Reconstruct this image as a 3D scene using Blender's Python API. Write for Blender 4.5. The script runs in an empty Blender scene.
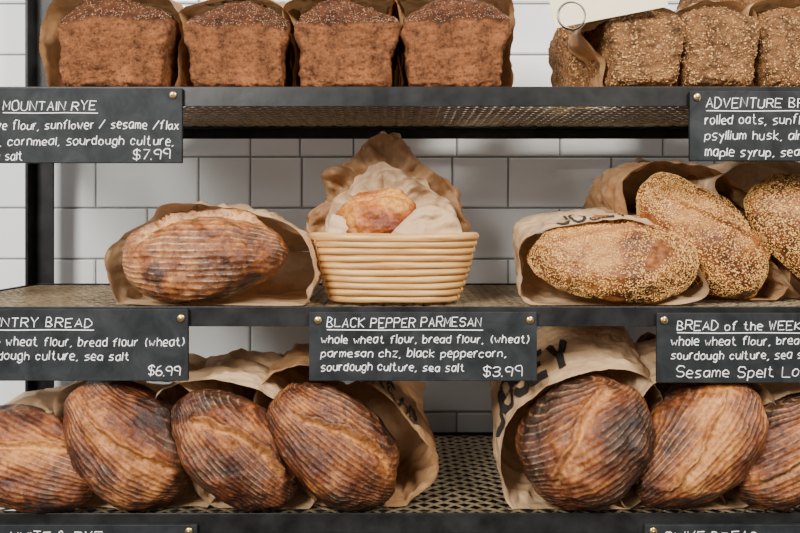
import bpy, bmesh, math, random
from mathutils import Vector, Matrix, noise
SC = bpy.context.scene
CY, CZ, F, HZ = -1.15, 1.30, 760.0, 222.0
def WX(px, y): return (px-400)*(y-CY)/F
def WZ(py, y): return CZ+(HZ-py)*(y-CY)/F
Z_UP, Z_MID, Z_LOW = 1.503, 1.170, 0.857

# ---------------------------------------------------------------- materials
def mat(name):
    m = bpy.data.materials.new(name); m.use_nodes = True
    return m, m.node_tree.nodes, m.node_tree.links, m.node_tree.nodes["Principled BSDF"]
def ramp(ns, stops):
    r = ns.new("ShaderNodeValToRGB"); e = r.color_ramp.elements
    while len(e) < len(stops): e.new(0.5)
    for i, (p, c) in enumerate(stops):
        e[i].position = p; e[i].color = (*c, 1) if len(c) == 3 else c
    return r
def noise_n(ns, ls, co, scale, detail=4, rough=0.55, dist=0.0):
    n = ns.new("ShaderNodeTexNoise"); n.inputs["Scale"].default_value = scale
    n.inputs["Detail"].default_value = detail; n.inputs["Roughness"].default_value = rough
    n.inputs["Distortion"].default_value = dist
    ls.new(co, n.inputs["Vector"]); return n
def mth(ns, ls, op, a, b=None, clamp=False, c=None):
    n = ns.new("ShaderNodeMath"); n.operation = op; n.use_clamp = clamp
    for i, v in enumerate((a, b, c)):
        if v is None: continue
        if isinstance(v, (int, float)): n.inputs[i].default_value = v
        else: ls.new(v, n.inputs[i])
    return n.outputs[0]
def mixc(ns, ls, f, a, b, mode='MIX'):
    n = ns.new("ShaderNodeMix"); n.data_type = 'RGBA'; n.blend_type = mode
    for s, v in ((n.inputs[0], f), (n.inputs[6], a), (n.inputs[7], b)):
        if isinstance(v, (int, float)): s.default_value = v
        elif isinstance(v, tuple): s.default_value = (*v, 1)
        else: ls.new(v, s)
    return n.outputs[2]
def bump(ns, ls, h, strength, dist, bsdf, prev=None):
    b = ns.new("ShaderNodeBump"); b.inputs["Strength"].default_value = strength
    b.inputs["Distance"].default_value = dist; ls.new(h, b.inputs["Height"])
    if prev: ls.new(prev, b.inputs["Normal"])
    ls.new(b.outputs[0], bsdf.inputs["Normal"]); return b.outputs[0]
def simple(name, col, rough=0.5, metal=0.0, var=0.15, scale=30, bmp=0.0, spec=0.5):
    m, ns, ls, b = mat(name)
    tc = ns.new("ShaderNodeTexCoord"); n = noise_n(ns, ls, tc.outputs["Object"], scale)
    r = ramp(ns, [(0.3, tuple(c*(1-var) for c in col)), (0.7, tuple(min(1, c*(1+var)) for c in col))])
    ls.new(n.outputs[0], r.inputs[0]); ls.new(r.outputs[0], b.inputs["Base Color"])
    b.inputs["Roughness"].default_value = rough; b.inputs["Metallic"].default_value = metal
    b.inputs["Specular IOR Level"].default_value = spec
    if bmp: bump(ns, ls, n.outputs[0], bmp, 0.002, b)
    return m
M_steel = simple("dark_steel", (0.013, 0.013, 0.013), 0.36, 0.0, 0.7, 22, 0.25, 0.25)
M_mesh = simple("expanded_metal", (0.40, 0.31, 0.19), 0.32, 0.7, 0.35, 60, 0.1)
M_brass = simple("brass", (0.75, 0.52, 0.24), 0.3, 1.0, 0.1)
M_wire = simple("nickel_wire", (0.20, 0.18, 0.16), 0.3, 1.0, 0.1)
M_card = simple("cream_card", (0.78, 0.66, 0.45), 0.6, 0, 0.03)
M_chalk = simple("chalk", (0.92, 0.93, 0.93), 0.9, 0, 0.12, 400)
M_ink = simple("black_ink", (0.018, 0.015, 0.013), 0.7, 0, 0.3)
M_grout = simple("grout", (0.36, 0.36, 0.35), 0.85, 0, 0.1, 40)
M_floor = simple("concrete_floor", (0.05, 0.045, 0.04), 0.6, 0, 0.2, 5)
M_seed = simple("sesame_seed", (0.78, 0.44, 0.14), 0.45, 0, 0.35, 90)
M_seed2 = simple("oat_and_seed", (0.46, 0.25, 0.095), 0.6, 0, 0.9, 110)
M_flourspeck = simple("rye_flour_speck", (0.50, 0.31, 0.18), 0.8, 0, 0.5, 150)

def tile_mat():
    m, ns, ls, b = mat("glazed_tile")
    tc = ns.new("ShaderNodeTexCoord"); n = noise_n(ns, ls, tc.outputs["Object"], 2.2, 3)
    at = ns.new("ShaderNodeAttribute"); at.attribute_name = "tv"
    f = mth(ns, ls, 'ADD', mth(ns, ls, 'MULTIPLY', n.outputs[0], 0.5), mth(ns, ls, 'MULTIPLY', at.outputs["Fac"], 0.5))
    r = ramp(ns, [(0.2, (0.80, 0.83, 0.84)), (0.8, (0.90, 0.91, 0.90))])
    ls.new(f, r.inputs[0]); ls.new(r.outputs[0], b.inputs["Base Color"])
    b.inputs["Roughness"].default_value = 0.12
    n2 = noise_n(ns, ls, tc.outputs["Object"], 12, 2); bump(ns, ls, n2.outputs[0], 0.28, 0.005, b)
    return m
M_tile = tile_mat()

def slate_mat():
    m, ns, ls, b = mat("chalkboard")
    tc = ns.new("ShaderNodeTexCoord")
    n = noise_n(ns, ls, tc.outputs["Object"], 22, 6, 0.65, 0.6)
    r = ramp(ns, [(0.35, (0.006, 0.0075, 0.009)), (0.75, (0.028, 0.031, 0.034))])
    ls.new(n.outputs[0], r.inputs[0]); ls.new(r.outputs[0], b.inputs["Base Color"])
    b.inputs["Roughness"].default_value = 0.7; b.inputs["Specular IOR Level"].default_value = 0.25
    return m
M_slate = slate_mat()

def kraft_mat(name, c1, c2):
    m, ns, ls, b = mat(name)
    tc = ns.new("ShaderNodeTexCoord")
    n = noise_n(ns, ls, tc.outputs["Object"], 9, 5, 0.6)
    r = ramp(ns, [(0.3, c1), (0.7, c2)]); ls.new(n.outputs[0], r.inputs[0])
    mp = ns.new("ShaderNodeMapping"); mp.inputs["Scale"].default_value = (260, 30, 260)
    ls.new(tc.outputs["Object"], mp.inputs[0]); nf = noise_n(ns, ls, mp.outputs[0], 1.0, 2)
    col = mixc(ns, ls, 0.12, r.outputs[0], nf.outputs[0], 'OVERLAY')
    ls.new(col, b.inputs["Base Color"]); b.inputs["Roughness"].default_value = 0.55
    n3 = noise_n(ns, ls, tc.outputs["Object"], 12, 3); prev = None
    for sc_, st_, ds in ((13, 0.9, 0.010), (29, 0.8, 0.005)):
        v = ns.new("ShaderNodeTexVoronoi"); v.feature = 'F1'; v.inputs["Scale"].default_value = sc_
        vm = ns.new("ShaderNodeVectorMath"); vm.operation = 'MULTIPLY_ADD'
        ls.new(n3.outputs["Color"], vm.inputs[0]); vm.inputs[1].default_value = (0.08,)*3
        ls.new(tc.outputs["Object"], vm.inputs[2]); ls.new(vm.outputs[0], v.inputs["Vector"])
        prev = bump(ns, ls, v.outputs["Distance"], st_, ds, b, prev)
    tr = ns.new("ShaderNodeBsdfTranslucent"); ls.new(col, tr.inputs[0])
    mx = ns.new("ShaderNodeMixShader"); mx.inputs[0].default_value = 0.15
    ls.new(b.outputs[0], mx.inputs[1]); ls.new(tr.outputs[0], mx.inputs[2])
    ls.new(mx.outputs[0], ns["Material Output"].inputs[0])
    return m
M_kraft = kraft_mat("kraft_paper", (0.33, 0.165, 0.066), (0.50, 0.28, 0.13))
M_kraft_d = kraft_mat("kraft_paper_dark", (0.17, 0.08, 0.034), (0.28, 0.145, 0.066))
M_kraft_l = kraft_mat("kraft_paper_light", (0.50, 0.31, 0.16), (0.68, 0.46, 0.27))

def crust_mat(name, stops, score, flour, flour_amt=0.6, k=58.0, rough=0.40, rib=0.38, groove=0.12):
    m, ns, ls, b = mat(name)
    tc = ns.new("ShaderNodeTexCoord"); oi = ns.new("ShaderNodeObjectInfo")
    vm = ns.new("ShaderNodeVectorMath"); vm.operation = 'ADD'
    cmb = ns.new("ShaderNodeCombineXYZ")
    ls.new(mth(ns, ls, 'MULTIPLY', oi.outputs["Random"], 13.0), cmb.inputs[0]); ls.new(mth(ns, ls, 'MULTIPLY', oi.outputs["Random"], 7.0), cmb.inputs[2])
    ls.new(tc.outputs["Object"], vm.inputs[0]); ls.new(cmb.outputs[0], vm.inputs[1])
    co = vm.outputs[0]
    wm = ns.new("ShaderNodeAttribute"); wm.attribute_name = "warm"
    n0 = noise_n(ns, ls, co, 10, 3, 0.5, 0.5)
    n1 = noise_n(ns, ls, co, 34, 8, 0.68, 0.4)
    f = mth(ns, ls, 'ADD', mth(ns, ls, 'MULTIPLY', n0.outputs[0], 0.50), mth(ns, ls, 'MULTIPLY', n1.outputs[0], 0.50))
    f = mth(ns, ls, 'ADD', f, mth(ns, ls, 'MULTIPLY_ADD', wm.outputs["Fac"], 0.11, False, -0.042))
    r = ramp(ns, stops); ls.new(f, r.inputs[0])
    nb = noise_n(ns, ls, co, 150, 5, 0.75)
    rb = ramp(ns, [(0.40, (0.34, 0.26, 0.21)), (0.54, (1, 1, 1))]); ls.new(nb.outputs[0], rb.inputs[0])
    col = mixc(ns, ls, 0.6, r.outputs[0], rb.outputs[0], 'MULTIPLY')
    ph = ns.new("ShaderNodeAttribute"); ph.attribute_name = "phi"
    sc = ns.new("ShaderNodeAttribute"); sc.attribute_name = "score"
    nd = noise_n(ns, ls, co, 8, 3, 0.5)
    arg = mth(ns, ls, 'ADD', mth(ns, ls, 'MULTIPLY', ph.outputs["Fac"], k), mth(ns, ls, 'MULTIPLY', nd.outputs[0], 9.0))
    sn = mth(ns, ls, 'SINE', arg)
    sr = ramp(ns, [(0.80, (0, 0, 0)), (1.0, (1, 1, 1))])
    ls.new(mth(ns, ls, 'MULTIPLY_ADD', sn, 0.5, False, 0.5), sr.inputs[0])
    np_ = noise_n(ns, ls, co, 14, 7, 0.8)
    pr = ramp(ns, [(0.45, (0, 0, 0)), (0.58, (1, 1, 1))]); ls.new(np_.outputs[0], pr.inputs[0])
    inv = mth(ns, ls, 'SUBTRACT', 1.0, sc.outputs["Fac"], True)
    fa = mth(ns, ls, 'MULTIPLY', mth(ns, ls, 'ADD', mth(ns, ls, 'MULTIPLY', sr.outputs[0], 0.85), 0.15), pr.outputs[0])
    ff = mth(ns, ls, 'MULTIPLY', mth(ns, ls, 'MULTIPLY', fa, rb.outputs[0]), mth(ns, ls, 'MULTIPLY', inv, flour_amt))
    col = mixc(ns, ls, ff, col, flour)
    lowr = ramp(ns, [(0.0, (1, 1, 1)), (0.32, (0, 0, 0))]); ls.new(mth(ns, ls, 'MULTIPLY_ADD', sn, 0.5, False, 0.5), lowr.inputs[0])
    gr = mth(ns, ls, 'MULTIPLY', mth(ns, ls, 'MULTIPLY', lowr.outputs[0], inv), groove)
    col = mixc(ns, ls, gr, col, (0.010, 0.003, 0.0015))
    scf = mth(ns, ls, 'MULTIPLY', sc.outputs["Fac"], mth(ns, ls, 'MULTIPLY', rb.outputs[0], n1.outputs[0]), False)
    scf = mth(ns, ls, 'MULTIPLY', scf, 1.5, True)
    col = mixc(ns, ls, scf, col, score)
    ls.new(col, b.inputs["Base Color"]); b.inputs["Specular IOR Level"].default_value = 0.48
    rrg = mth(ns, ls, 'MULTIPLY_ADD', nb.outputs[0], 0.4, False, rough-0.20); ls.new(rrg, b.inputs["Roughness"])
    p = bump(ns, ls, mth(ns, ls, 'MULTIPLY', mth(ns, ls, 'MULTIPLY', sn, inv), n0.outputs[0]), rib, 0.0026, b)
    p = bump(ns, ls, nb.outputs[0], 0.7, 0.0026, b, p)
    bump(ns, ls, n1.outputs[0], 0.55, 0.006, b, p)
    return m
M_crust = crust_mat("dark_crust", [(0.38, (0.010, 0.0028, 0.001)), (0.46, (0.062, 0.014, 0.004)), (0.54, (0.180, 0.048, 0.011)), (0.64, (0.46, 0.165, 0.037))],
                    (0.56, 0.24, 0.07), (0.52, 0.29, 0.15), 0.6)
M_crust2 = crust_mat("caramel_crust", [(0.37, (0.016, 0.004, 0.0015)), (0.45, (0.105, 0.025, 0.006)), (0.53, (0.27, 0.077, 0.016)), (0.63, (0.56, 0.225, 0.052))],
                     (0.60, 0.29, 0.095), (0.58, 0.34, 0.18), 0.6)
M_crust3 = crust_mat("country_crust", [(0.37, (0.028, 0.007, 0.002)), (0.45, (0.17, 0.046, 0.010)), (0.53, (0.38, 0.130, 0.027)), (0.63, (0.64, 0.32, 0.09))],
                     (0.70, 0.40, 0.17), (0.70, 0.46, 0.26), 0.75, k=50)
M_sescr = crust_mat("sesame_crust", [(0.38, (0.08, 0.020, 0.005)), (0.5, (0.26, 0.080, 0.015)), (0.63, (0.52, 0.22, 0.048))],
                    (0.22, 0.06, 0.014), (0.4, 0.2, 0.08), 0.05, rib=0.1, groove=0.0)
M_cheese = crust_mat("parmesan_crust", [(0.40, (0.17, 0.030, 0.004)), (0.5, (0.42, 0.12, 0.014)), (0.62, (0.68, 0.30, 0.045))],
                     (0.70, 0.34, 0.07), (0.8, 0.55, 0.3), 0.0, rib=0.0, groove=0.0)

def tin_mat(name, side, top, speck, spk=120, sa=0.6):
    m, ns, ls, b = mat(name)
    tc = ns.new("ShaderNodeTexCoord"); co = tc.outputs["Object"]
    at = ns.new("ShaderNodeAttribute"); at.attribute_name = "score"
    n = noise_n(ns, ls, co, 30, 10, 0.85)
    rs = ramp(ns, [(0.36, tuple(c*0.15 for c in side)), (0.47, side), (0.64, tuple(min(1, c*2.1) for c in side))])
    rt = ramp(ns, [(0.38, tuple(c*0.2 for c in top)), (0.62, tuple(min(1, c*2.4) for c in top))])
    ls.new(n.outputs[0], rs.inputs[0]); ls.new(n.outputs[0], rt.inputs[0])
    col = mixc(ns, ls, at.outputs["Fac"], rs.outputs[0], rt.outputs[0])
    v = ns.new("ShaderNodeTexVoronoi"); v.inputs["Scale"].default_value = spk; ls.new(co, v.inputs["Vector"])
    rv = ramp(ns, [(0.2, (1, 1, 1)), (0.34, (0, 0, 0))]); ls.new(v.outputs["Distance"], rv.inputs[0])
    col = mixc(ns, ls, mth(ns, ls, 'MULTIPLY', rv.outputs[0], sa), col, speck)
    ls.new(col, b.inputs["Base Color"]); b.inputs["Roughness"].default_value = 0.7
    b.inputs["Specular IOR Level"].default_value = 0.25
    n2 = noise_n(ns, ls, co, 80, 8, 0.8); p = bump(ns, ls, n2.outputs[0], 1.0, 0.014, b)
    bump(ns, ls, v.outputs["Distance"], 0.5, 0.004, b, p)
    return m
M_rye = tin_mat("rye_crust", (0.245, 0.090, 0.032), (0.085, 0.028, 0.010), (0.06, 0.016, 0.006), 150, 0.45)
M_adv = tin_mat("seed_bread_crust", (0.24, 0.112, 0.042), (0.17, 0.075, 0.026), (0.52, 0.32, 0.14))

def cane_mat():
    m, ns, ls, b = mat("cane")
    tc = ns.new("ShaderNodeTexCoord")
    mp = ns.new("ShaderNodeMapping"); mp.inputs["Scale"].default_value = (14, 14, 160)
    ls.new(tc.outputs["Object"], mp.inputs[0]); n = noise_n(ns, ls, mp.outputs[0], 1.2, 4)
    r = ramp(ns, [(0.3, (0.40, 0.18, 0.050)), (0.65, (0.70, 0.41, 0.145))]); ls.new(n.outputs[0], r.inputs[0])
    ls.new(r.outputs[0], b.inputs["Base Color"]); b.inputs["Roughness"].default_value = 0.4
    bump(ns, ls, n.outputs[0], 0.2, 0.001, b)
    return m
M_cane = cane_mat()

# ---------------------------------------------------------------- helpers
def obj_from(name, verts, faces, mats, smooth=False, parent=None, fm=None):
    me = bpy.data.meshes.new(name); me.from_pydata(verts, [], faces)
    for m in (mats if isinstance(mats, list) else [mats]): me.materials.append(m)
    if smooth: me.polygons.foreach_set("use_smooth", [True]*len(me.polygons))
    if fm: me.polygons.foreach_set("material_index", fm)
    me.update()
    o = bpy.data.objects.new(name, me); SC.collection.objects.link(o)
    if parent: o.parent = parent
    return o
def box_data(boxes):
    V, Fc = [], []
    for (x0, x1, y0, y1, z0, z1) in boxes:
        b = len(V)
        V += [(x0,y0,z0),(x1,y0,z0),(x1,y1,z0),(x0,y1,z0),(x0,y0,z1),(x1,y0,z1),(x1,y1,z1),(x0,y1,z1)]
        Fc += [tuple(b+i for i in f) for f in ((0,3,2,1),(4,5,6,7),(0,1,5,4),(1,2,6,5),(2,3,7,6),(3,0,4,7))]
    return V, Fc
def boxes(name, bx, m, parent=None, bev=0.0):
    V, Fc = box_data(bx); o = obj_from(name, V, Fc, m, parent=parent)
    if bev:
        md = o.modifiers.new("bev", 'BEVEL'); md.width = bev; md.segments = 2
    return o
def empty(name, loc=(0,0,0)):
    e = bpy.data.objects.new(name, None); e.location = loc; SC.collection.objects.link(e); e.empty_display_size = 0.05
    return e

# ---------------------------------------------------------------- room
boxes("floor", [(-2.6, 2.6, -2.4, 0.60, -0.05, 0.0)], M_floor)
WY = 0.53
wall = boxes("wall_back", [(-2.6, 2.6, WY+0.003, WY+0.10, 0, 2.7)], M_grout)
def tiles():
    rng = random.Random(4); s = F/(WY-CY)
    th, tw, g = 51/s, 103/s, 0.0040
    V, Fc, tv = [], [], []
    zj = WZ(157, WY)
    for r in range(-13, 10):
        z1 = zj - r*th; z0 = z1-th
        if z0 < 0.02 or z1 > 2.69: continue
        off = WX(199 if r % 2 == 0 else 147.5, WY)
        xs = [off + i*tw for i in range(-12, 14)]
        if r == 0: xs += [WX(250.5, WY), WX(452, WY)-0.0]
        if r == 2: xs += [WX(250.5, WY)]
        if r == -1: xs += [WX(300, WY)]
        xs = sorted(xs)
        for a, b in zip(xs, xs[1:]):
            if b-a < 0.02: continue
            bi = len(V); t = rng.random(); j = [rng.uniform(-.0005, .0005) for _ in range(4)]
            x0, x1, c0, c1 = a+g/2, b-g/2, z0+g/2, z1-g/2; c = 0.0030
            y = WY-0.004
            V += [(x0,WY+.003,c0),(x1,WY+.003,c0),(x1,WY+.003,c1),(x0,WY+.003,c1),
                  (x0,WY-.0015,c0),(x1,WY-.0015,c0),(x1,WY-.0015,c1),(x0,WY-.0015,c1),
                  (x0+c,y+j[0],c0+c),(x1-c,y+j[1],c0+c),(x1-c,y+j[2],c1-c),(x0+c,y+j[3],c1-c)]
            for q in (0, 4):
                Fc += [tuple(bi+q+k for k in f) for f in ((0,1,5,4),(1,2,6,5),(2,3,7,6),(3,0,4,7))]
            Fc.append((bi+8, bi+9, bi+10, bi+11)); tv += [t]*12
    o = obj_from("tiles", V, Fc, M_tile, parent=wall)
    at = o.data.attributes.new("tv", 'FLOAT', 'POINT'); at.data.foreach_set("value", tv)
tiles()

# ---------------------------------------------------------------- rack
X0, X1, DEP = -0.772, 1.22, 0.45
rack = empty("shelf_rack")
PW = 0.042
boxes("posts", [(X0, X0+PW, 0.004, 0.010, 0, 2.05), (X0, X0+0.006, 0.010, 0.045, 0, 2.05),
                (X0, X0+PW, DEP, DEP+0.006, 0, 2.05), (X0, X0+0.006, DEP-0.036, DEP, 0, 2.05),
                (X1-PW, X1, 0.004, 0.010, 0, 2.05), (X1-0.006, X1, 0.010, 0.045, 0, 2.05),
                (X1-PW, X1, DEP, DEP+0.006, 0, 2.05), (X1-0.006, X1, DEP-0.036, DEP, 0, 2.05)], M_steel, rack, 0.001)
boxes("top_rails", [(X0, X1, 0.010, 0.016, 1.99, 2.03), (X0, X1, DEP-0.006, DEP, 1.99, 2.03)], M_steel, rack, 0.001)
boxes("added_shade_backing", [(X0+0.004, X1-0.004, DEP-0.012, DEP-0.008, 0.10, Z_LOW-0.03)], M_steel, rack)  # dark sheet added behind the bottom shelf so its mesh holes look shaded
def mesh_sheet():
    V, Fc = [], []
    h, w = 0.0250, 0.032; wd, t = 0.0014, 0.0012
    nx = int((X1-X0-0.02)/(w/2)); ny = int((DEP-0.02)/h)
    for k in range(ny):
        for od in (0, 1):
            for i in range(nx+1):
                x = X0+0.01+i*w/2; e = i % 2
                y = 0.010+k*h + (e*h/2 if od == 0 else h-e*h/2)
                zt = 0.0007*(1 if e else -1)
                b = len(V)
                V += [(x, y-wd, -t+zt), (x, y+wd, -t+zt), (x, y+wd, t+zt), (x, y-wd, t+zt)]
                if i:
                    a = b-4
                    Fc += [(a+q, a+(q+1) % 4, b+(q+1) % 4, b+q) for q in range(4)]
    me = bpy.data.meshes.new("expanded_mesh"); me.from_pydata(V, [], Fc); me.materials.append(M_mesh)
    return me
MS = mesh_sheet()
for i, zt in enumerate((Z_UP, Z_MID, Z_LOW, 0.45)):
    H = 0.028
    bx = [(X0, X1, 0, 0.004, zt-H, zt+0.002), (X0, X1, 0.004, 0.030, zt-0.009, zt-0.005),
          (X0, X1, DEP-0.004, DEP, zt-H, zt+0.001), (X0, X1, DEP-0.03, DEP-0.004, zt-0.009, zt-0.005),
          (X0+0.006, X0+0.010, 0.03, DEP-0.03, zt-H, zt+0.001), (X0+0.010, X0+0.034, 0.03, DEP-0.03, zt-0.009, zt-0.005),
          (X1-0.010, X1-0.006, 0.03, DEP-0.03, zt-H, zt+0.001)]
    boxes("shelf_frame_%d" % (i+1), bx, M_steel, rack, 0.0008)
    mo = bpy.data.objects.new("shelf_mesh_%d" % (i+1), MS); SC.collection.objects.link(mo)
    mo.location = (0, 0, zt-0.0025); mo.parent = rack

# ---------------------------------------------------------------- stroke font
G = {'A':"022842 1434",'B':"02082837362505 253443322202",'C':"4738180703123243",'D':"02082846442202",'E':"48080242 0535",
'F':"480802 0535",'G':"47381807031232434525",'H':"0208 4248 0545",'I':"0208",'J':"4843321203",'K':"0208 480542",'L':"080242",
'M':"0208244842",'N':"02084248",'O':"180703123243473818",'P':"02083847463505",'Q':"180703123243473818 2442",'R':"02083847463505 2542",
'S':"473818070615354443321203",'T':"0848 2822",'U':"080312324348",'V':"082248",'W':"0812263248",'X':"0842 4802",'Y':"082548 2522",'Z':"08480242",
'a':"36160503122234 3632",'b':"0802 04162635332202",'c':"3526160503122233",'d':"3832 361605031232",'e':"043435261605031232",'f':"38281712 0626",
'g':"361605031232 3631201001",'h':"0802 0516263532",'i':"0206 0807",'j':"16110000 1817",'k':"0802 360432",'l':"0802",'m':"0206 05162522 25364542",
'n':"0206 0516263532",'o':"160503122233352616",'p':"0006 05162635332202",'q':"361605031232 3630",'r':"0206 041626",'s':"3616051424332202",
't':"18132232 0626",'u':"0603122233 3632",'v':"062246",'w':"0612243246",'x':"0632 3602",'y':"0624 3610",'z':"06360232",
',':"1201",'.':"0201",'/':"0248",'(':"28161422",')':"08161402",'$':"473818070615354443321203 2921",'3':"07183847463515 354443321203",
'4':"3832 380444",'6':"3817040312324344351504",'7':"084812",'9':"3515060718384742",'&':"420718270403122244",'-':"0535",' ':""}
def layout(text, rng, jit=0.30, slant=0.10):
    x = 0.0; out = []
    for ch in text:
        g = G.get(ch, ""); mx = 1.6 if ch == ' ' else 0
        dy = rng.uniform(-jit, jit); sc = 1+rng.uniform(-jit, jit)*0.35
        for st in g.split():
            pts = []
            for k in range(0, len(st)-1, 2):
                gx, gy = int(st[k]), int(st[k+1])-2
                mx = max(mx, gx)
                pts.append((x+gx+gy*slant+rng.uniform(-jit, jit)*.7, gy*sc+dy+rng.uniform(-jit, jit)*.7))
            out.append(pts)
        x += mx+(1.5 if ch == ' ' else 1.5+rng.uniform(-jit, jit)*.5)
    return out, x
def write(cu, text, x0, x1, ybase, cap, ycoord, seed):
    rng = random.Random(seed); st, w = layout(text, rng)
    sx = (x1-x0)/w; sz = cap/6.0; sl = rng.uniform(-0.6, 0.6)
    for p in st:
        sp = cu.splines.new('POLY'); sp.points.add(len(p)-1)
        for q, (a, b) in zip(sp.points, p):
            q.co = (WX(x0+a*sx, ycoord), ycoord, WZ(ybase-b*sz+sl*math.sin(a*0.05), ycoord), 1)
            q.radius = rng.uniform(0.75, 1.2)
def sign(px0, px1, py0, py1, lines, screws, seed):
    yf, yb = -0.0075, -0.0005
    e = empty("chalkboard_sign", (WX((px0+px1)/2, yf), yf, WZ((py0+py1)/2, yf)))
    inv = Matrix.Translation(-Vector(e.location))
    b = boxes("board", [(WX(px0, yf), WX(px1, yf), yf, yb, WZ(py1, yf), WZ(py0, yf))], M_slate, None, 0.0012)
    cu = bpy.data.curves.new("chalk_text", 'CURVE'); cu.dimensions = '3D'; cu.bevel_depth = 0.00085; cu.bevel_resolution = 0
    yt = yf-0.0002
    for i, (t, a, c, yb_, cap, ul) in enumerate(lines):
        write(cu, t, a, c, yb_, cap, yt, seed*10+i)
        if ul:
            sp = cu.splines.new('POLY'); sp.points.add(3)
            for k in range(4):
                sp.points[k].co = (WX(a+(c-a)*k/3, yt), yt, WZ(yb_+2.8+(k % 2)*0.5, yt), 1)
    cu.materials.append(M_chalk)
    to = bpy.data.objects.new("chalk_text", cu); SC.collection.objects.link(to)
    parts = [b, to]
    for (sx, sy) in screws:
        bm = bmesh.new(); bmesh.ops.create_uvsphere(bm, u_segments=16, v_segments=8, radius=0.0062)
        for v in bm.verts: v.co.z *= 0.45
        bmesh.ops.create_cone(bm, cap_ends=True, segments=12, radius1=0.002, radius2=0.002, depth=0.006)
        me = bpy.data.meshes.new("screw"); bm.to_mesh(me); bm.free(); me.materials.append(M_brass)
        me.polygons.foreach_set("use_smooth", [True]*len(me.polygons))
        s = bpy.data.objects.new("screw", me); SC.collection.objects.link(s)
        s.rotation_euler = (math.pi/2, 0, 0); s.location = (WX(sx, yf), yf-0.001, WZ(sy, yf)); parts.append(s)
    for p in parts:
        p.parent = e; p.matrix_parent_inverse = inv
sign(-48, 182, 88, 163, [("MOUNTAIN RYE",3,98,110,9,1),("rye flour, sunflower / sesame /flax",-8,180,129,8.5,0),
    ("honey, cornmeal, sourdough culture,",-34,176,145,8.5,0),("sea salt",-16,24,160,8.5,0),("$7.99",133,172,159,9,0)], [(173,95),(-38,95)], 1)
sign(690, 918, 91, 161, [("ADVENTURE BREAD",706,832,108,9.5,1),("rolled oats, sunflower seeds,",705,868,124,9,0),
    ("psyllium husk, almonds,",705,838,140,9,0),("maple syrup, sea salt",705,828,156,9,0)], [(697,97),(910,97)], 2)
sign(-42, 188, 309, 381, [("COUNTRY BREAD",-28,94,327,9,1),("whole wheat flour, bread flour (wheat)",-28,186,346,8.5,0),
    ("sourdough culture, sea salt",-28,131,360,8.5,0),("$6.99",148,182,375,9,0)], [(181,318),(-34,318)], 3)
sign(309, 537, 312, 381, [("BLACK PEPPER PARMESAN",327,483,327,9,1),("whole wheat flour, bread flour, (wheat)",321,530,343,8,0),
    ("parmesan chz, black peppercorn,",321,508,357,8,0),("sourdough culture, sea salt",321,466,371,8,0),("$3.99",483,524,376,9.5,0)], [(318,320),(530,320)], 4)
sign(657, 885, 313, 383, [("BREAD of the WEEK",677,803,330,9,1),("whole wheat flour, bread flour",671,838,345,8,0),
    ("sourdough culture, sea salt",671,818,359,8,0),("Sesame Spelt Loaf",676,818,377,10,0)], [(664,320),(878,320)], 5)
sign(-32, 197, 525, 596, [("WHITE & RYE",10,104,541,9,1),("whole wheat flour, rye flour",-12,150,560,8,0),("sourdough culture, sea salt",-12,150,574,8,0)], [(189,531),(-24,531)], 6)
sign(645, 873, 525, 596, [("OLIVE BREAD",664,760,541,9,1),("whole wheat flour, olives",664,800,560,8,0)], [(653,531),(865,531)], 7)

# ---------------------------------------------------------------- loaves
def seeds_data(base_v, base_f, count, rng, size, region, flat=0.28):
    V, Fc = [], []
    fs = [f for f in base_f if region(base_v[f[0]])]
    for _ in range(count):
        f = rng.choice(fs); a, b, c = (Vector(base_v[f[k]]) for k in range(3))
        u, v = rng.random(), rng.random()
        if u+v > 1: u, v = 1-u, 1-v
        p = a+(b-a)*u+(c-a)*v; n = (b-a).cross(c-a)
        if n.length < 1e-12: continue
        n.normalize()
        t = n.orthogonal().normalized(); t = Matrix.Rotation(rng.uniform(0, 6.28), 3, n) @ t; s = n.cross(t)
        L = size*rng.uniform(.7, 1.25); Wd = L*0.55; Hh = L*flat
        p = p+n*Hh*0.4; k = len(V)
        V += [tuple(p+t*L), tuple(p-t*L), tuple(p+s*Wd-t*L*.2), tuple(p-s*Wd-t*L*.2), tuple(p+n*Hh-t*L*.1), tuple(p-n*Hh)]
        for q in ((0,2,4),(2,1,4),(1,3,4),(3,0,4),(2,0,5),(1,2,5),(3,1,5),(0,3,5)): Fc.append(tuple(k+i for i in q))
    return V, Fc
def icos(sub):
    bm = bmesh.new(); bmesh.ops.create_icosphere(bm, subdivisions=sub, radius=1)
    v = [tuple(x.co) for x in bm.verts]; f = [tuple(x.index for x in q.verts) for q in bm.faces]; bm.free(); return v, f
ICO = icos(6)
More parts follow.
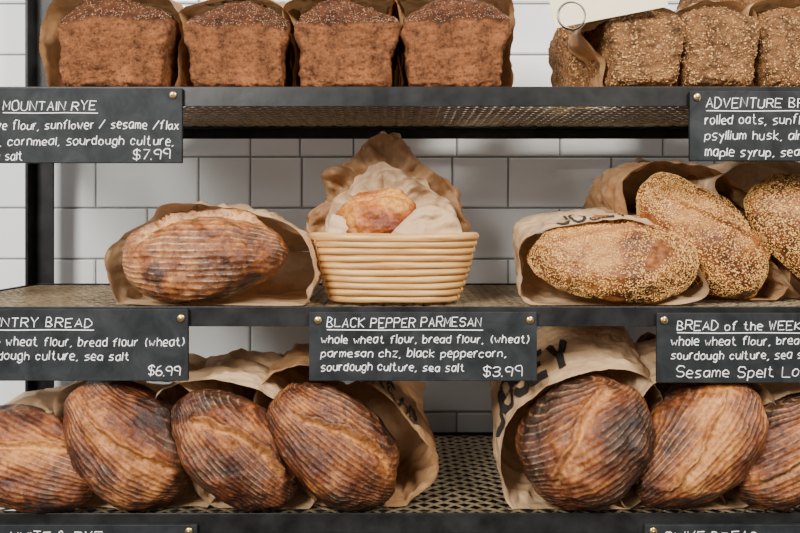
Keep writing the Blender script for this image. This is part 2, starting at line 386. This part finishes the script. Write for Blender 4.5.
def loaf(name, px, y, L, W, H, ang, tilt, zrest, material, seed, nseeds=0, sc_amt=1.0, yaw=0, lift=0.0, curve=0.28, rib=0.0007, s0=0.0, two=False):
    rng = random.Random(seed); so = Vector((seed*3.7, seed*1.3, seed*2.1))
    R = Matrix.Rotation(-math.radians(ang), 3, 'Y') @ Matrix.Rotation(math.radians(yaw), 3, 'Z') @ Matrix.Rotation(math.radians(tilt), 3, 'X')
    V, phi, scr, warm = [], [], [], []
    asym = rng.uniform(-0.12, 0.12)
    pole = Vector((0.25*(1 if seed % 2 else -1), 0.80, 0.55)).normalized()
    k1 = (seed*1.7) % 2.2 - 1.1
    for (x, yy, z) in ICO[0]:
        fx = math.copysign(abs(x)**0.93, x); w = (1-0.10*x*x)*(1+asym*x)
        px_ = fx*L/2; py_ = yy*w*W/2
        if z > 0: pz = (z**0.92)*H*0.62
        else: pz = -min(abs(z)*0.9, 0.62+0.1*abs(z))*H*0.52
        n = Vector((x, yy, z)); p = Vector((px_, py_, pz))
        d = 0.009*noise.noise(n*1.6+so)+0.0034*noise.noise(n*4.5+so)+0.0011*noise.noise(n*12+so)+0.0007*noise.noise(n*30+so)
        ph = math.acos(max(-1, min(1, Vector((x*0.55, yy, z)).normalized().dot(pole))))
        m = 0; wv = 0
        for (off, slope, amt) in (((s0, 1, 1.0), (s0+0.50, 0.7, 0.9)) if two else ((s0, 1, 1.0),)):
            s = yy-off-(curve*slope*math.sin(x*2.3+k1))
            fade = max(0, min(1, (0.74-abs(x))/0.14))*max(0, min(1, (z+0.05)/0.25))*amt
            s += 0.05*noise.noise(Vector((x*5, off, seed)))+0.02*noise.noise(Vector((x*18, off, seed)))
            wd = 0.085+0.08*noise.noise(Vector((x*3, 5+off, seed)))
            g = math.exp(-((s+0.01)/(wd*.85))**4)*fade*sc_amt; m = max(m, g)
            ear = math.exp(-((s-wd)/0.030)**2) if s > wd else math.exp(-((s-wd)/0.055)**2)
            d += fade*sc_amt*(0.0115*ear - 0.0065*math.exp(-((s+0.005)/(wd*0.8))**2))
            wv = max(wv, math.exp(-(s/0.45)**2)*max(0, 1-abs(x)**3))
        d += 0.0028*m*noise.noise(n*20+so)
        d += rib*math.sin(ph*58+5*noise.noise(n*2.5+so))*0.4*(1-m)*(0.5+noise.noise(n*3-so))
        p += n*d; V.append(R @ p); phi.append(ph); scr.append(min(1, m)); warm.append(wv)
    zc = zrest+lift-min(v.z for v in V)+0.0025
    V = [tuple(v) for v in V]; Fc = ICO[1]; fm = None; mats = [material]
    nb = len(V)
    if nseeds:
        Ri = R.inverted()
        def reg(v):
            l = Ri @ Vector(v)
            return l.z > -0.02 and noise.noise(Vector(v)*20+so) > -0.36
        sv, sf = seeds_data(V, Fc, nseeds, rng, 0.0018, reg, 0.34)
        fm = [0]*len(Fc)+[1]*len(sf); V = V+sv; Fc = Fc+[tuple(i+nb for i in q) for q in sf]; mats.append(M_seed)
        phi += [0]*len(sv); scr += [0]*len(sv); warm += [0]*len(sv)
    o = obj_from(name, V, Fc, mats, True, None, fm)
    for an, dat in (("phi", phi), ("score", scr), ("warm", warm)):
        a = o.data.attributes.new(an, 'FLOAT', 'POINT'); a.data.foreach_set("value", dat)
    o.location = (WX(px, y), y, zc)
    return o

def tin_loaf(name, px, yfront, W, H, Ln, zrest, material, seed, peak=0.0, nseeds=0, seedm=None, slope=0.33):
    rng = random.Random(seed); so = Vector((seed*2.7, seed*4.3, 1))
    bm = bmesh.new(); bmesh.ops.create_cube(bm, size=2)
    bmesh.ops.subdivide_edges(bm, edges=bm.edges[:], cuts=64, use_grid_fill=True)
    V, top = [], []; r = 0.15 if seedm is None else 0.26
    for v in bm.verts:
        q = v.co.copy(); inn = Vector([max(-(1-r), min(1-r, c)) for c in q]); d = q-inn
        if d.length > 1e-6: d = d.normalized()*r
        q = inn+d; x, y, z = q
        hz = (z+1)/2
        wx = (0.86+0.11*hz)*(1+0.07*math.exp(-((hz-0.80)/0.12)**2))
        X = x*wx*W/2; Y = y*Ln/2*(0.96+0.04*hz)
        edge = abs(y)
        up = (1-abs(x+peak*0.4*(1-abs(x)))**2.0*0.75)*(1-max(0, (edge-0.45)/0.55)**1.6)
        shoulder = H*(1-slope)*(1+0.06*peak*x); dm = max(0, (hz-0.6)/0.4)
        Z = hz*shoulder + dm**1.3*(H-shoulder)*up
        n = q.normalized(); P = Vector((X, Y, Z))
        P += n*(0.009*noise.noise(P*12+so)+0.0045*noise.noise(P*45+so)+0.0032*noise.noise(P*110+so)+0.0018*noise.noise(P*230+so))
        V.append(P); t = (hz-0.935+0.03*noise.noise(P*30+so))/0.03
        top.append(max(0, min(1, t)))
    Fc = [tuple(a.index for a in f.verts) for f in bm.faces]; bm.free()
    mz = min(p.z for p in V); V = [(p.x, p.y, p.z-mz) for p in V]; nb = len(V); fm = None; mats = [material]
    if nseeds:
        ts = set(i for i, t in enumerate(top) if t > .5)
        if seedm is None:
            keep = [f for f in Fc if f[0] in ts]
            sv, sf = seeds_data(V, keep, nseeds, rng, 0.0012, lambda v: True)
        else: sv, sf = seeds_data(V, Fc, nseeds, rng, 0.0026, lambda v: v[1] < 0.02 or v[2] > H*.6, 0.2)
        fm = [0]*len(Fc)+[1]*len(sf); V += sv; Fc += [tuple(i+nb for i in q) for q in sf]; mats.append(seedm or M_flourspeck); top += [0]*len(sv)
    o = obj_from(name, V, Fc, mats, True, None, fm)
    a = o.data.attributes.new("score", 'FLOAT', 'POINT'); a.data.foreach_set("value", top)
    yc = yfront+Ln/2; o.location = (WX(px, yfront+0.02), yc, zrest+0.001)
    return o

# ---------------------------------------------------------------- paper bags
def catmull(P, n):
    out = []; L = len(P); per = n//L+1
    for i in range(L):
        a, b, c, d = P[i-1], P[i], P[(i+1) % L], P[(i+2) % L]
        for k in range(per):
            t = k/per
            out.append(tuple(0.5*(2*b[j]+(c[j]-a[j])*t+(2*a[j]-5*b[j]+4*c[j]-d[j])*t*t+(3*b[j]-a[j]-3*c[j]+d[j])*t**3) for j in range(len(b))))
    return out
def bag(pts, y0, length, zmin, seed, back=(0, 0), bs=0.85, material=None, cr=1.0, pillow=False, prints=(), name="paper_bag"):
    P = [(WX(p[0], y0+(p[2] if len(p) > 2 else 0)), WZ(p[1], y0+(p[2] if len(p) > 2 else 0)), (p[2] if len(p) > 2 else 0.0)) for p in pts]
    C = catmull(P, 190); n = len(C); M = 54
    cx = sum(c[0] for c in C)/n; cz = sum(c[1] for c in C)/n
    rows = []; cr *= 1.25
    ts = [i/(M-1) for i in range(M)]
    if pillow: ts = [-0.30, -0.28, -0.25, -0.22, -0.19, -0.16, -0.13, -0.10, -0.07, -0.04, -0.02]+ts
    nneg = sum(1 for t in ts if t < 0)
    so = Vector((seed*5.1, seed*2.3, seed))
    for t in ts:
        row = []
        for i, (x, z, dy) in enumerate(C):
            tt = max(t, 0)
            s = 1-(1-bs)*tt; sz = s*(1 if tt < .55 else max(0.04, 1-((tt-.55)/.45)**1.6))
            if t < 0:
                q = 1-(-t/0.30)**1.8; s *= max(q, 0.0); sz *= max(q, 0.0)
            X = cx+(x-cx)*s+back[0]*tt; Z = cz+(z-cz)*sz+back[1]*tt
            Y = y0+dy*(1-tt)+length*tt if t >= 0 else y0-0.030*(-t/0.30)**0.6+dy
            p = Vector((X, Y, Z)); dr = Vector((x-cx, 0, z-cz)).normalized()
            f = noise.noise(p*9+so); g = abs(noise.noise(p*17+so*1.3)); h = abs(noise.noise(p*40+so)); h2 = abs(noise.noise(p*26-so))
            dd = cr*(0.009*f-0.018*g-0.010*h-0.010*h2+0.010)*(0.35+0.65*min(1, abs(t)*8))
            if t < 0: p.y += dd*1.8
            else: p += dr*dd
            if 0 <= t < 0.12: p.y += (1-t/0.12)*(0.014*noise.noise(Vector((i*0.06, seed, 0)))+0.0010*(i % 2))
            p.z = max(p.z, zmin+0.0008+0.0006*(seed % 3))
            row.append(p)
        rows.append(row)
    V = [tuple(p) for r in rows for p in r]; Fc = []
    for j in range(len(ts)-1):
        for i in range(n):
            a = j*n+i; b = j*n+(i+1) % n; Fc.append((a, b, b+n, a+n))
    o = obj_from(name, V, Fc, material or M_kraft, True)
    if prints:
        base = nneg if pillow else 0
        RV, RF = [], []
        def S(u, t):
            u = (u % 1)*n; t = max(0, min(0.999, t))*(M-1)
            i, j = int(u), int(t); fu, ft = u-i, t-j
            g = lambda a, b: rows[base+min(b, M-1)][a % n]
            A, B, Cc, D = g(i, j), g(i+1, j), g(i, j+1), g(i+1, j+1)
            p = A*(1-fu)*(1-ft)+B*fu*(1-ft)+Cc*(1-fu)*ft+D*fu*ft
            nn = (B-A).cross(Cc-A)
            if nn.length < 1e-12: nn = Vector((0, 0, 1))
            nn.normalize()
            if nn.dot(Vector((p.x-cx, 0, p.z-cz))) < 0: nn = -nn
            return p+nn*0.0014
        for (text, u0, t0, du, dt, su, st_, wd) in prints:
            st, w = layout(text, random.Random(1), 0.0, 0.0)
            for p in st:
                q = []
                for a, b in zip(p, p[1:]):
                    k = max(2, int(math.hypot(b[0]-a[0], b[1]-a[1])*5))
                    q += [(a[0]+(b[0]-a[0])*i/k, a[1]+(b[1]-a[1])*i/k) for i in range(k)]
                if p: q.append(p[-1])
                for i, (a, b) in enumerate(q):
                    i0, i1 = max(0, i-1), min(len(q)-1, i+1)
                    tx, ty = q[i1][0]-q[i0][0], q[i1][1]-q[i0][1]; l = math.hypot(tx, ty) or 1
                    for sg in (-1, 0, 1):
                        aa, bb = a-ty/l*wd*sg, b+tx/l*wd*sg
                        RV.append(tuple(S(u0+aa*du+bb*su, t0+aa*dt+bb*st_)))
                    if i: k = len(RV)-6; RF += [(k, k+1, k+4, k+3), (k+1, k+2, k+5, k+4)]
        obj_from("bag_print", RV, RF, M_ink, False, o)
    return o

# ================================================================ TOP SHELF
for i, (c, w, top) in enumerate(((115, 110, 2), (237, 102, 9), (347, 104, 6), (455, 108, 2))):
    d = 1.20
    tin_loaf("rye_loaf", c, 0.03, w*d/F, (WZ(top, 0.09)-Z_UP), 0.20, Z_UP+0.002, M_rye, 11+i, peak=(0.8, -0.5, 0.4, 0.1)[i], nseeds=2200)
bag([(54, 90), (44, 60), (40, 22), (62, -6), (110, -16), (160, -8), (182, 20), (178, 55), (171, 90), (115, 93)], 0.055, 0.30, Z_UP, 1, (0, .02), .9, M_kraft, .7)
bag([(184, 90), (183, 50), (180, 15), (200, 2), (240, -3), (280, 6), (295, 26), (290, 55), (288, 90), (237, 93)], 0.075, 0.30, Z_UP, 2, (0, .07), .95, M_kraft, .7,
    prints=[("JOSEY", 0.27, 0.12, 0.0065, 0, 0, 0.035, .7)])
bag([(297, 90), (294, 50), (284, 10), (310, -4), (350, -6), (390, -4), (402, 20), (398, 55), (397, 90), (347, 93)], 0.065, 0.30, Z_UP, 3, (0, .07), .95, M_kraft, .7,
    prints=[("BREAD", 0.27, 0.12, 0.0065, 0, 0, 0.035, .7)])
bag([(404, 90), (402, 50), (388, 14), (405, -4), (455, -6), (505, -4), (514, 20), (512, 55), (509, 90), (455, 93)], 0.075, 0.30, Z_UP, 4, (0, .07), .95, M_kraft, .7,
    prints=[("JOSEY", 0.27, 0.12, 0.0065, 0, 0, 0.035, .7)])
for i, (c, w, top, yf) in enumerate(((644, 76, 16, .03), (719, 79, 14, .03), (797, 78, 12, .03), (876, 78, 14, .03), (583, 42, 22, .16), (735, 84, -14, .27))):
    tin_loaf("seeded_loaf", c, yf, w*(1.17+yf)/F, (WZ(top, yf+.06)-Z_UP), 0.19 if i < 4 else 0.15, Z_UP+0.002, M_adv, 21+i, nseeds=1800, seedm=M_seed2, slope=.20)
bag([(610, 90), (604, 60), (582, 34), (600, 16), (640, 8), (676, 14), (681, 50), (679, 90)], 0.06, 0.24, Z_UP, 5, (0, .01), .9, M_kraft, .6)
bag([(683, 90), (682, 60), (674, 18), (695, 4), (725, 0), (755, 12), (757, 50), (757, 90)], 0.07, 0.18, Z_UP, 6, (0, .01), .9, M_kraft, .6)
bag([(761, 90), (759, 55), (750, 12), (780, -3), (815, -3), (838, 16), (838, 50), (838, 90)], 0.06, 0.18, Z_UP, 7, (0, .01), .9, M_kraft, .6)

YT = 0.020
ph = empty("hanging_price_tag", (WX(570, YT), YT, 1.6)); rc = (WX(571, YT), WZ(16, YT))
inv = Matrix.Translation(-Vector(ph.location))
cu = bpy.data.curves.new("ring", 'CURVE'); cu.dimensions = '3D'; cu.bevel_depth = 0.0014; cu.bevel_resolution = 3
sp = cu.splines.new('POLY'); pts = []
for k in range(70):
    a = -math.pi/2+k/69*4*math.pi; rr = 0.022-0.0015*(k/69)
    pts.append((rc[0]+rr*math.cos(a), YT-0.004*(k/69), rc[1]+rr*math.sin(a)))
sp.points.add(len(pts)-1)
for q, c in zip(sp.points, pts): q.co = (*c, 1)
sp = cu.splines.new('POLY'); sp.points.add(1)
sp.points[0].co = (rc[0], YT, rc[1]+0.022, 1); sp.points[1].co = (rc[0], YT-0.002, 1.995, 1)
for q in sp.points: q.radius = 0.45
cu.materials.append(M_wire); ro = bpy.data.objects.new("wire_ring", cu); SC.collection.objects.link(ro)
ca = boxes("card", [(-0.028, 0.150, 0.0, 0.0008, -0.010, 0.085)], M_card); ca.location = (rc[0], YT-0.0025, WZ(19, YT)); ca.rotation_euler = (0, math.radians(-11), 0)
cu = bpy.data.curves.new("card_text", 'CURVE'); cu.dimensions = '3D'; cu.bevel_depth = 0.0006
st, w = layout("WHEAT FREE", random.Random(3))
for p in st:
    sp = cu.splines.new('POLY'); sp.points.add(len(p)-1)
    for q, (a, b) in zip(sp.points, p): q.co = (0.025+a*0.115/w, -0.0004, 0.03+b*0.002, 1)
cu.materials.append(M_ink); ct = bpy.data.objects.new("card_text", cu); SC.collection.objects.link(ct)
ct.parent = ca
for p in (ro, ca): p.parent = ph; p.matrix_parent_inverse = inv

# ================================================================ MIDDLE SHELF
loaf("country_loaf", 205, 0.050, 0.256, 0.158, 0.118, 4, 40, Z_MID, M_crust3, 31, curve=0.42, s0=0.0)
bag([(120, 303), (106, 262, .01), (120, 236, .02), (150, 220, .03), (168, 206, .03), (222, 207, .03), (264, 216), (298, 234, -.015), (314, 266, -.025), (308, 300, -.025), (285, 309, -.025), (200, 310, -.01), (150, 309, -.01)],
    0.035, 0.32, Z_MID, 8, (0, 0), .88, M_kraft_l, 0.9)
def basket():
    V, Fc = [], []; n = 96; m = 10; rings = 10
    rr = 0.0060; cyc = 0.105; cxc = WX(394, cyc)
    def oval(a, A, B):
        c, s = math.cos(a), math.sin(a); e = 2/2.6
        return math.copysign(abs(c)**e, c)*A, math.copysign(abs(s)**e, s)*B
    for k in range(rings):
        f = k/(rings-1); A = 0.103+0.030*f**0.8; B = 0.070+0.026*f**0.8
        z = 0.008+k*0.0108; b0 = len(V)
        for i in range(n):
            a = 2*math.pi*i/n; x, y = oval(a, A, B); no = Vector((x/A**1.2, y/B**1.2, 0)).normalized()
            r_ = rr*(1.18 if k == rings-1 else 1)*(1+0.03*math.sin(a*9+k*2))
            for j in range(m):
                t = 2*math.pi*j/m
                V.append((x+no.x*r_*math.cos(t), y+no.y*r_*math.cos(t), z+r_*math.sin(t)+0.0006*math.sin(a*3+k)))
        for i in range(n):
            for j in range(m):
                a = b0+i*m+j; b = b0+i*m+(j+1) % m; c = b0+((i+1) % n)*m+(j+1) % m; d = b0+((i+1) % n)*m+j
                Fc.append((a, d, c, b))
    b0 = len(V); ring = []
    for i in range(n):
        x, y = oval(2*math.pi*i/n, 0.100, 0.067); V.append((x, y, 0.005)); ring.append(b0+i)
    Fc.append(tuple(ring))
    e = empty("banneton_basket", (cxc, cyc, Z_MID+0.001))
    obj_from("coils", V, Fc, M_cane, True, e)
    bx = []
    for a in (math.pi*1.12, math.pi*1.88, math.pi*.25, math.pi*.75):
        for k in range(rings-1):
            f = (k+.5)/(rings-1); x, y = oval(a+0.012*k, 0.103+0.030*f**0.8+.004, 0.070+0.026*f**0.8+.004); z = 0.008+(k+.5)*.0108
            bx.append((x-.0012, x+.0012, y-.0022, y+.001, z-.004, z+.004))
    boxes("lashing", bx, M_cane, e)
    V, Fc = [], []
    for q, (A, B, z) in enumerate(((0.098, .066, .008), (0.128, .091, .104))):
        for i in range(n):
            x, y = oval(2*math.pi*i/n, A, B); V.append((x, y, z))
    Fc = [(i, (i+1) % n, n+(i+1) % n, n+i) for i in range(n)]
    obj_from("inner_wall", V, Fc, M_cane, True, e)
basket()
ZB = Z_MID+0.02
loaf("parmesan_loaf", 378, 0.080, 0.136, 0.108, 0.092, 6, 25, Z_MID+0.080, M_cheese, 35, sc_amt=.5, rib=0)
bag([(334, 250), (328, 230), (333, 214), (340, 230), (376, 238), (404, 230), (412, 212), (430, 205), (450, 212), (461, 226), (458, 250), (400, 262)], 0.055, 0.02, ZB, 9, (0, -.03), .8, M_kraft_l, .6, pillow=True)
bag([(330, 245), (332, 203), (350, 189), (372, 178), (388, 169), (412, 178), (440, 196), (456, 214), (452, 245), (395, 262)], 0.190, 0.01, ZB, 10, (0, .0), .85, M_kraft_l, 1.2, pillow=True)
bag([(318, 240), (308, 218), (328, 196), (322, 174), (350, 160), (374, 137), (400, 138), (418, 160), (446, 182), (462, 212), (458, 235), (395, 262)], 0.245, 0.09, Z_MID, 12, (.01, .0), .8, M_kraft, 1.7, pillow=True)
loaf("sesame_loaf", 612, 0.055, 0.262, 0.150, 0.108, -4, 38, Z_MID, M_sescr, 41, 8500, 0.6)
bag([(529, 304), (521, 275), (521, 245), (545, 230), (600, 221), (645, 224), (682, 244), (702, 275), (702, 300), (610, 310)], 0.030, 0.32, Z_MID, 13, (.03, .045), .92, M_kraft_l, .6,
    prints=[("JOSEY", 0.33, 0.05, 0.005, 0, 0, 0.03, .45)])
loaf("sesame_loaf", 699, 0.105, 0.262, 0.145, 0.108, -42, 62, Z_MID, M_sescr, 42, 8500, 0.6)
bag([(635, 232), (624, 200), (630, 172), (662, 162), (712, 170), (762, 202), (788, 250), (784, 296), (740, 308), (700, 300), (665, 262)], 0.095, 0.28, Z_MID, 14, (-.02, .01), .9, M_kraft, .8)
loaf("sesame_loaf", 812, 0.095, 0.262, 0.155, 0.108, -42, 60, Z_MID, M_sescr, 43, 8500, 0.6)
bag([(742, 222), (716, 186), (738, 166), (790, 162), (850, 188), (895, 240), (902, 290), (860, 308), (810, 300), (772, 262)], 0.085, 0.28, Z_MID, 15, (-.02, .01), .9, M_kraft_l, .8)
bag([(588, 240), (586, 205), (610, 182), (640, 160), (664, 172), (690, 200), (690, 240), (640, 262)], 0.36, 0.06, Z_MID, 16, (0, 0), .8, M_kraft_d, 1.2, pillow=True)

# ================================================================ BOTTOM SHELF
Zl = Z_LOW
loaf("sourdough_loaf", 30, 0.022, 0.250, 0.145, 0.10, -18, 50, Zl, M_crust2, 51)
bag([(-75, 515), (-80, 450), (-40, 424), (5, 409), (42, 420), (75, 446), (112, 478), (128, 505, -.005), (95, 519, -.005), (0, 520)], 0.022, 0.34, Zl, 17, (.02, 0), .9, M_kraft_l, .7)
loaf("sourdough_loaf", 128, 0.026, 0.228, 0.160, 0.11, -46, 64, Zl, M_crust, 52)
bag([(74, 455), (55, 410), (72, 385), (130, 377), (178, 385), (212, 420), (224, 465), (212, 502), (190, 516), (130, 516)], 0.028, 0.34, Zl, 18, (.02, .02), .9, M_kraft_l, .7)
loaf("sourdough_loaf", 236, 0.022, 0.225, 0.142, 0.10, -40, 64, Zl, M_crust, 53, s0=-0.1)
bag([(180, 460), (152, 410), (170, 388), (214, 380), (256, 390), (290, 420), (314, 470), (310, 508), (270, 517), (210, 505)], 0.020, 0.34, Zl, 19, (.02, .03), .92, M_kraft_l, .7)
loaf("sourdough_loaf", 333, 0.026, 0.234, 0.155, 0.11, -42, 64, Zl, M_crust, 54)
bag([(274, 448), (254, 396), (282, 370), (330, 368), (376, 388), (412, 426), (436, 470), (416, 496), (392, 514), (335, 517)], 0.030, 0.34, Zl, 20, (.0, .02), .92, M_kraft, .7,
    prints=[("BREAD", 0.36, 0.06, 0.006, 0, 0, 0.03, .45)])
loaf("sourdough_loaf", 586, 0.032, 0.216, 0.192, 0.13, 38, 60, Zl, M_crust, 55)
bag([(535, 517), (510, 508), (500, 470), (510, 420), (546, 388), (600, 370), (645, 376), (666, 412), (662, 455), (635, 505), (580, 518)], 0.020, 0.34, Zl, 21, (.020, .095), .97, M_kraft_l, .6,
    prints=[("JOSEY", 0.22, 0.10, 0.0075, 0, 0, 0.042, .8)])
loaf("sourdough_loaf", 694, 0.026, 0.238, 0.155, 0.11, 43, 64, Zl, M_crust2, 56, s0=-0.1)
bag([(628, 510), (622, 465), (636, 412), (660, 382), (705, 372), (750, 380), (780, 412), (777, 460), (748, 506), (690, 518)], 0.022, 0.34, Zl, 22, (-.01, .04), .94, M_kraft_l, .7)
loaf("sourdough_loaf", 792, 0.030, 0.228, 0.150, 0.11, 36, 64, Zl, M_crust2, 57)
bag([(732, 510), (726, 470), (742, 428), (776, 400), (830, 390), (880, 403), (892, 460), (870, 510), (800, 519)], 0.028, 0.34, Zl, 23, (-.01, .03), .92, M_kraft_l, .7)
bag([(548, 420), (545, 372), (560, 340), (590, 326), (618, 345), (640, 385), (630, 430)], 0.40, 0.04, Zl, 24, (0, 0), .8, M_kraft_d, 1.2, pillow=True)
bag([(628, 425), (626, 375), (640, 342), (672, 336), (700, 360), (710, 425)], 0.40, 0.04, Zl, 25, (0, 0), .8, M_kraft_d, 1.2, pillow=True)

# ================================================================ light, camera
def area(name, loc, tgt, sz, en, col=(1, 1, 1)):
    l = bpy.data.lights.new(name, 'AREA'); l.size = sz; l.energy = en; l.color = col
    o = bpy.data.objects.new(name, l); SC.collection.objects.link(o); o.location = loc
    o.rotation_euler = (Vector(tgt)-Vector(loc)).to_track_quat('-Z', 'Y').to_euler()
area("window_light", (-1.2, -2.0, 2.4), (0, 0.3, 1.15), 0.9, 130, (1, 0.965, 0.91))
area("ceiling_light", (1.0, -1.4, 2.6), (0.2, 0.3, 1.1), 0.5, 66, (1, 0.93, 0.84))
w = bpy.data.worlds.new("World"); SC.world = w; w.use_nodes = True
w.node_tree.nodes["Background"].inputs[0].default_value = (0.97, 0.98, 1.0, 1)
w.node_tree.nodes["Background"].inputs[1].default_value = 0.40
cam = bpy.data.cameras.new("camera"); co = bpy.data.objects.new("camera", cam); SC.collection.objects.link(co)
co.location = (0, CY, CZ); co.rotation_euler = (math.pi/2, 0, 0)
cam.sensor_width = 36; cam.lens = 36*F/800; cam.shift_y = -44.5/800; cam.clip_start = 0.02
SC.camera = co
